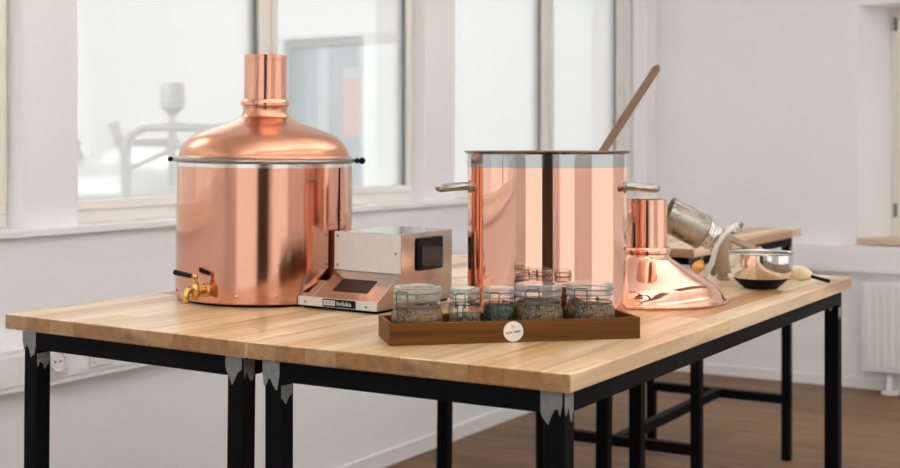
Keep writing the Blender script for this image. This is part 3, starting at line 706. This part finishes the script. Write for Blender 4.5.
jar(.3645, .060, True, -20, 'wide clip-top jar of dark malt, at the tray end beside the second dome lid', 'dark malt grains in the jar nearest the second dome lid', 'grain', DARKM, .0475)

# ------------------------------------------------------------------ mixing bowl
b = thing('mixing_bowl', 'shiny steel mixing bowl with black rubber base on the far end of the table', 'bowl', (-.945, 2.978, T1))
prof = spl([(.038, .002), (.050, .012), (.0615, .024), (.0705, .042), (.0735, .060), (.0742, .080)], 5)
bm = bm_new(); lathe(bm, [(0, .0015)]+prof+[(.078, .082), (.0785, .0835), (.0775, .0845), (.0745, .0838)]+[(r-.0015, z+.0015) for r, z in prof[::-1]]+[(0, .003)], 80, caps=False); obj('shell', bm, STEELM, b)
bm = bm_new(); q = [(r+.0012, z) for r, z in prof if z < .0255]
lathe(bm, [(0, 0), (.036, 0), (.0385, .001)]+q+[(q[-1][0]-.0012, q[-1][1]+.001)], 80, caps=False); obj('rubber_base', bm, RUBBER, b)

# ------------------------------------------------------------------ hand grain mill lying on its side
# axes: VX across the view, z up, VF away
MC = Vector((-1.145, 3.08, T1))
ml = thing('grain_mill', 'old hand-cranked grain mill lying tilted behind the polished dome lid', 'grain mill', MC)
def mp(a, z, f=0.): return VX*a+VF*f+Vector((0, 0, z))
def px(x, y, f=0.):      # photo-sized offsets: 2.41 mm per unit around the mill's middle
    return mp((x-706)*.00241, .0965+(241-y)*.00241, f)
axd = (px(760, 255)-px(677, 213.5)).normalized()
o0 = px(677, 213.5)
def L(u): return u*.00241
bm = bm_new()
lathe(bm, [(.0425, L(.5)), (.0455, 0), (.0462, .001), (.0455, .003), (.0435, .0035), (.0435, L(39.5)), (.0450, L(40)), (.0450, L(42.5)), (.040, L(44.5)), (.0345, L(45)), (.0345, L(44.5)), (.041, L(42.5)), (.042, .004), (.0425, L(.5))], 64, aim(o0, axd), caps=False)
obj('hopper', bm, TIN, ml)
bm = bm_new()
lathe(bm, [(.0335, L(44.5)), (.0345, L(46.5)), (.0325, L(47.5)), (.0325, L(49.5)), (.0345, L(50.5)), (.0345, L(52.5)), (.032, L(53.5)), (.031, L(57.5))], 48, aim(o0, axd), caps=False); obj('collar', bm, STEELB, ml)
bm = bm_new(); pth = smooth_path([o0+axd*L(54.5), o0+axd*L(62.5), px(733, 250), px(736, 263), px(737, 274)], 6)
tube(bm, pth, [.0305-.010*i/(len(pth)-1) for i in range(len(pth))], 28); obj('body', bm, BUFF, ml)
bm = bm_new(); cyl(bm, px(733, 258), px(772, 262, .0), .018, .022, 28); lathe(bm, [(0, 0), (.034, 0), (.037, .004), (.037, .012), (.030, .018), (0, .018)], 40, aim(px(768, 262), (px(790, 264)-px(768, 262)))); obj('grinding_head', bm, BUFF, ml)
bm = bm_new(); P = [px(734, 237, -.02), px(770, 252, -.02), px(772, 247, .035), px(737, 232, .035)]
vv = [bm.verts.new(q_) for q_ in P]+[bm.verts.new(q_-Vector((0, 0, .006))) for q_ in P]
for f in ((0,1,2,3),(7,6,5,4),(0,4,5,1),(1,5,6,2),(2,6,7,3),(3,7,4,0)): bm.faces.new([vv[i] for i in f])
obj('chute_plate', bm, pbr('brown_plate', (.27, .18, .10), .45, .2, noise=.25), ml, .0012, 0)
bm = bm_new(); P = smooth_path([px(746, 227, -.035), px(739, 229, -.042), px(731, 236, -.048), px(724, 247, -.050), px(720, 261, -.050), px(715, 271, -.048), px(709.5, 277.5, -.044)], 5)
tube(bm, P, [.0105 if i < 6 else .0085 for i in range(len(P))], 16, flat=.75); ball(bm, P[0], .0135); cyl(bm, px(745, 227, -.045), px(745, 230, .0), .011)
cr_ = obj('crank', bm, CAST, ml)
bm = bm_new(); cyl(bm, px(744, 228.5, -.04), px(752, 222, -.042), .0045); cyl(bm, px(748, 225.5, -.041), px(749.5, 224, -.041), .008, seg=6); obj('clamp_bolt', bm, RINGM, cr_)
bm = bm_new(); kd = (px(700, 273, -.06)-px(711, 262, -.03)).normalized()
lathe(bm, [(0, 0), (.006, 0), (.0085, .004), (.0125, .016), (.0135, .026), (.011, .034), (.006, .038), (0, .039)], 28, aim(px(711, 261.5, -.032), kd)); kn = obj('crank_knob', bm, KNOBW, cr_)
bm = bm_new(); ball(bm, px(710.5, 261.5, -.032), .006); obj('knob_cap', bm, PLASTIC, kn)
bm = bm_new(); cyl(bm, px(722, 262, -.02), px(722, 272, -.03), .006); cyl(bm, px(721, 267, -.04), px(724, 274, -.02), .0075); obj('thumb_screw', bm, RINGM, ml)
bm = bm_new(); box(bm, -.012, .012, -.03, .03, 0, .006); P = px(735, 272)
cyl(bm, (0, 0, .004), (0, 0, P.z), .013); o = obj('clamp_foot', bm, BUFF, ml, .001); o.location = (P.x, P.y, 0); o.rotation_euler = (0, 0, R(31))

# pastry brush behind the bowl
br = thing('hand_brush', 'small pale brush with a thin black handle lying behind the steel bowl', 'brush', (-.962, 3.125, T1), (0, 0, 0))
def bp_(a, z, f): return VX*a+VF*f+Vector((0, 0, z))
bm = bm_new(); P = smooth_path([bp_(.02, .014, .02), bp_(.05, .022, .0), bp_(.075, .020, -.012), bp_(.088, .015, -.02)], 5)
tube(bm, P, [.0135, .0135, .0138, .014, .0145, .015, .0155, .016, .016, .0155, .0145, .013, .0115, .010, .009, .008][:len(P)], 20, flat=1.15); obj('bristles', bm, BRIST, br)
bm = bm_new(); cyl(bm, bp_(.086, .016, -.019), bp_(.128, .0055, -.040), .0042, .0046, 14); obj('handle', bm, PLASTIC, br)

# ------------------------------------------------------------------ dark cabinet standing in for the photographer (mirrored as a dark stripe in the copper)
cb = thing('photographer_proxy', 'tall dark cabinet standing behind the viewer', 'proxy', (.36, -.62, 0), (0, 0, R(33)))
bm = bm_new(); box(bm, -.40, .40, -.2, .18, 0, 2.0); obj('body', bm, DARKC, cb, .004, 0)
for s in (-1, 1):
    bm = bm_new(); box(bm, *(sorted((s*.003, s*.397))), .18, .2, .05, 1.97); dr = obj('door', bm, DARKC, cb, .003, 0)
    bm = bm_new(); cyl(bm, (s*.03, .215, .95), (s*.03, .215, 1.1), .006); obj('handle', bm, DARKC, dr)

# ------------------------------------------------------------------ light
FILL_GLOW, lnt, lout = new_mat('fill_glow')
em = N(lnt, 'ShaderNodeEmission'); em.inputs[0].default_value = (.97, .985, 1, 1); em.inputs[1].default_value = 29.; lnt.links.new(em.outputs[0], lout.inputs[0])
HALL_FILL_GLOW, lnt, lout = new_mat('hall_fill_glow')
em = N(lnt, 'ShaderNodeEmission'); em.inputs[0].default_value = (1, 1, 1, 1); em.inputs[1].default_value = 5.5; lnt.links.new(em.outputs[0], lout.inputs[0])
UL = [(x, y) for y in (-1.4, 1.4, 4.2) for x in (-.6, 1.9)]  # uplighters added out of view to brighten ceiling and walls
UD = ['by the rear windows on the window wall side', 'by the rear windows on the far side', 'above the work tables', 'in the middle of the far side', 'near the back wall on the window wall side', 'near the back wall on the far side']
for (x, y), ll in zip(UL, UD):
    t = thing('added_fill_light', 'added pendant-shaped fill light '+ll, 'light', (x, y, 2.2), (0, 0, 0), 'added fill lights under the ceiling')
    bm = bm_new(); box(bm, -.11, .11, -1.2, 1.2, 0, .04); obj('housing', bm, WHITE, t, .003, 0)
    bm = bm_new(); box(bm, -.10, .10, -1.18, 1.18, .04, .044); obj('fill_panel', bm, FILL_GLOW, t, 0, 0)
    for s_ in (-1., 1.):
        bm = bm_new(); cyl(bm, (0, s_, .04), (0, s_, .8), .004); obj('suspension_rod', bm, WHITE, t)
for i, (x, y, ll) in enumerate(((-6.2, 6.4, 'hall fill panel nearest the grey door'), (-6.2, 2.6, 'hall fill panel nearest the viewer'))):  # overhead panels added out of view as fill for the hall
    t = thing('added_fill_light', 'long added '+ll, 'light', (x, y, 4.1), (0, 0, 0), 'added hall fill panels')
    bm = bm_new(); box(bm, -1.5, 1.5, -.62, .62, -.03, 0); obj('frame', bm, WHITE, t, .003, 0)
    bm = bm_new(); box(bm, -1.48, 1.48, -.6, .6, -.034, -.03); obj('fill_panel', bm, HALL_FILL_GLOW, t, 0, 0)
    for s_ in (-1.4, 1.4):
        bm = bm_new(); cyl(bm, (s_, 0, 0), (s_, 0, .4), .006); obj('suspension_rod', bm, WHITE, t)
w = bpy.data.worlds.new('overcast'); SC.world = w; w.use_nodes = True
bgn = w.node_tree.nodes['Background']; bgn.inputs[0].default_value = (1, .995, .985, 1); bgn.inputs[1].default_value = 1.12
def portal(name, loc, rot, sx, sy):
    l = bpy.data.lights.new(name, 'AREA'); l.shape = 'RECTANGLE'; l.size = sx; l.size_y = sy; l.cycles.is_portal = True
    o = bpy.data.objects.new(name, l); COL.objects.link(o); o.location = loc; o.rotation_euler = rot
for y0, y1, z0, z1 in FAC: portal('daylight_opening', (XR+.26, (y0+y1)/2, (z0+z1)/2), (0, R(90), 0), z1-z0, y1-y0)
for x0, x1, z0, z1 in REAR: portal('daylight_opening', ((x0+x1)/2, YF-.26, (z0+z1)/2), (R(90), 0, 0), x1-x0, z1-z0)
portal('daylight_opening', ((WX0+WX1)/2, YB+.46, (WZ0+WZ1)/2), (R(-90), 0, 0), WX1-WX0, WZ1-WZ0)
portal('hall_daylight', ((HX+XL)/2, (HY-4)/2, 4.25), (0, 0, 0), XL-HX, HY+4)

# ------------------------------------------------------------------ camera
cam = bpy.data.cameras.new('camera'); co = bpy.data.objects.new('camera', cam); COL.objects.link(co)
co.location = (0, 0, 1.253); co.rotation_euler = (R(90), 0, R(31))
cam.sensor_width = 36; cam.lens = 1305/900*36; cam.shift_y = -89/900; cam.clip_start = .05
cam.dof.use_dof = True; cam.dof.focus_distance = 2.35; cam.dof.aperture_fstop = 5.6
SC.camera = co
vs = SC.view_settings; SC.display_settings.display_device = 'sRGB'
vs.view_transform = 'Standard'; vs.look = 'None'; vs.exposure = .24; vs.gamma = 1; vs.use_curve_mapping = False
SC.cycles.max_bounces = 10; SC.cycles.diffuse_bounces = 5; SC.cycles.glossy_bounces = 6; SC.cycles.transparent_max_bounces = 16
SC.cycles.sample_clamp_indirect = 8; SC.cycles.use_denoising = True
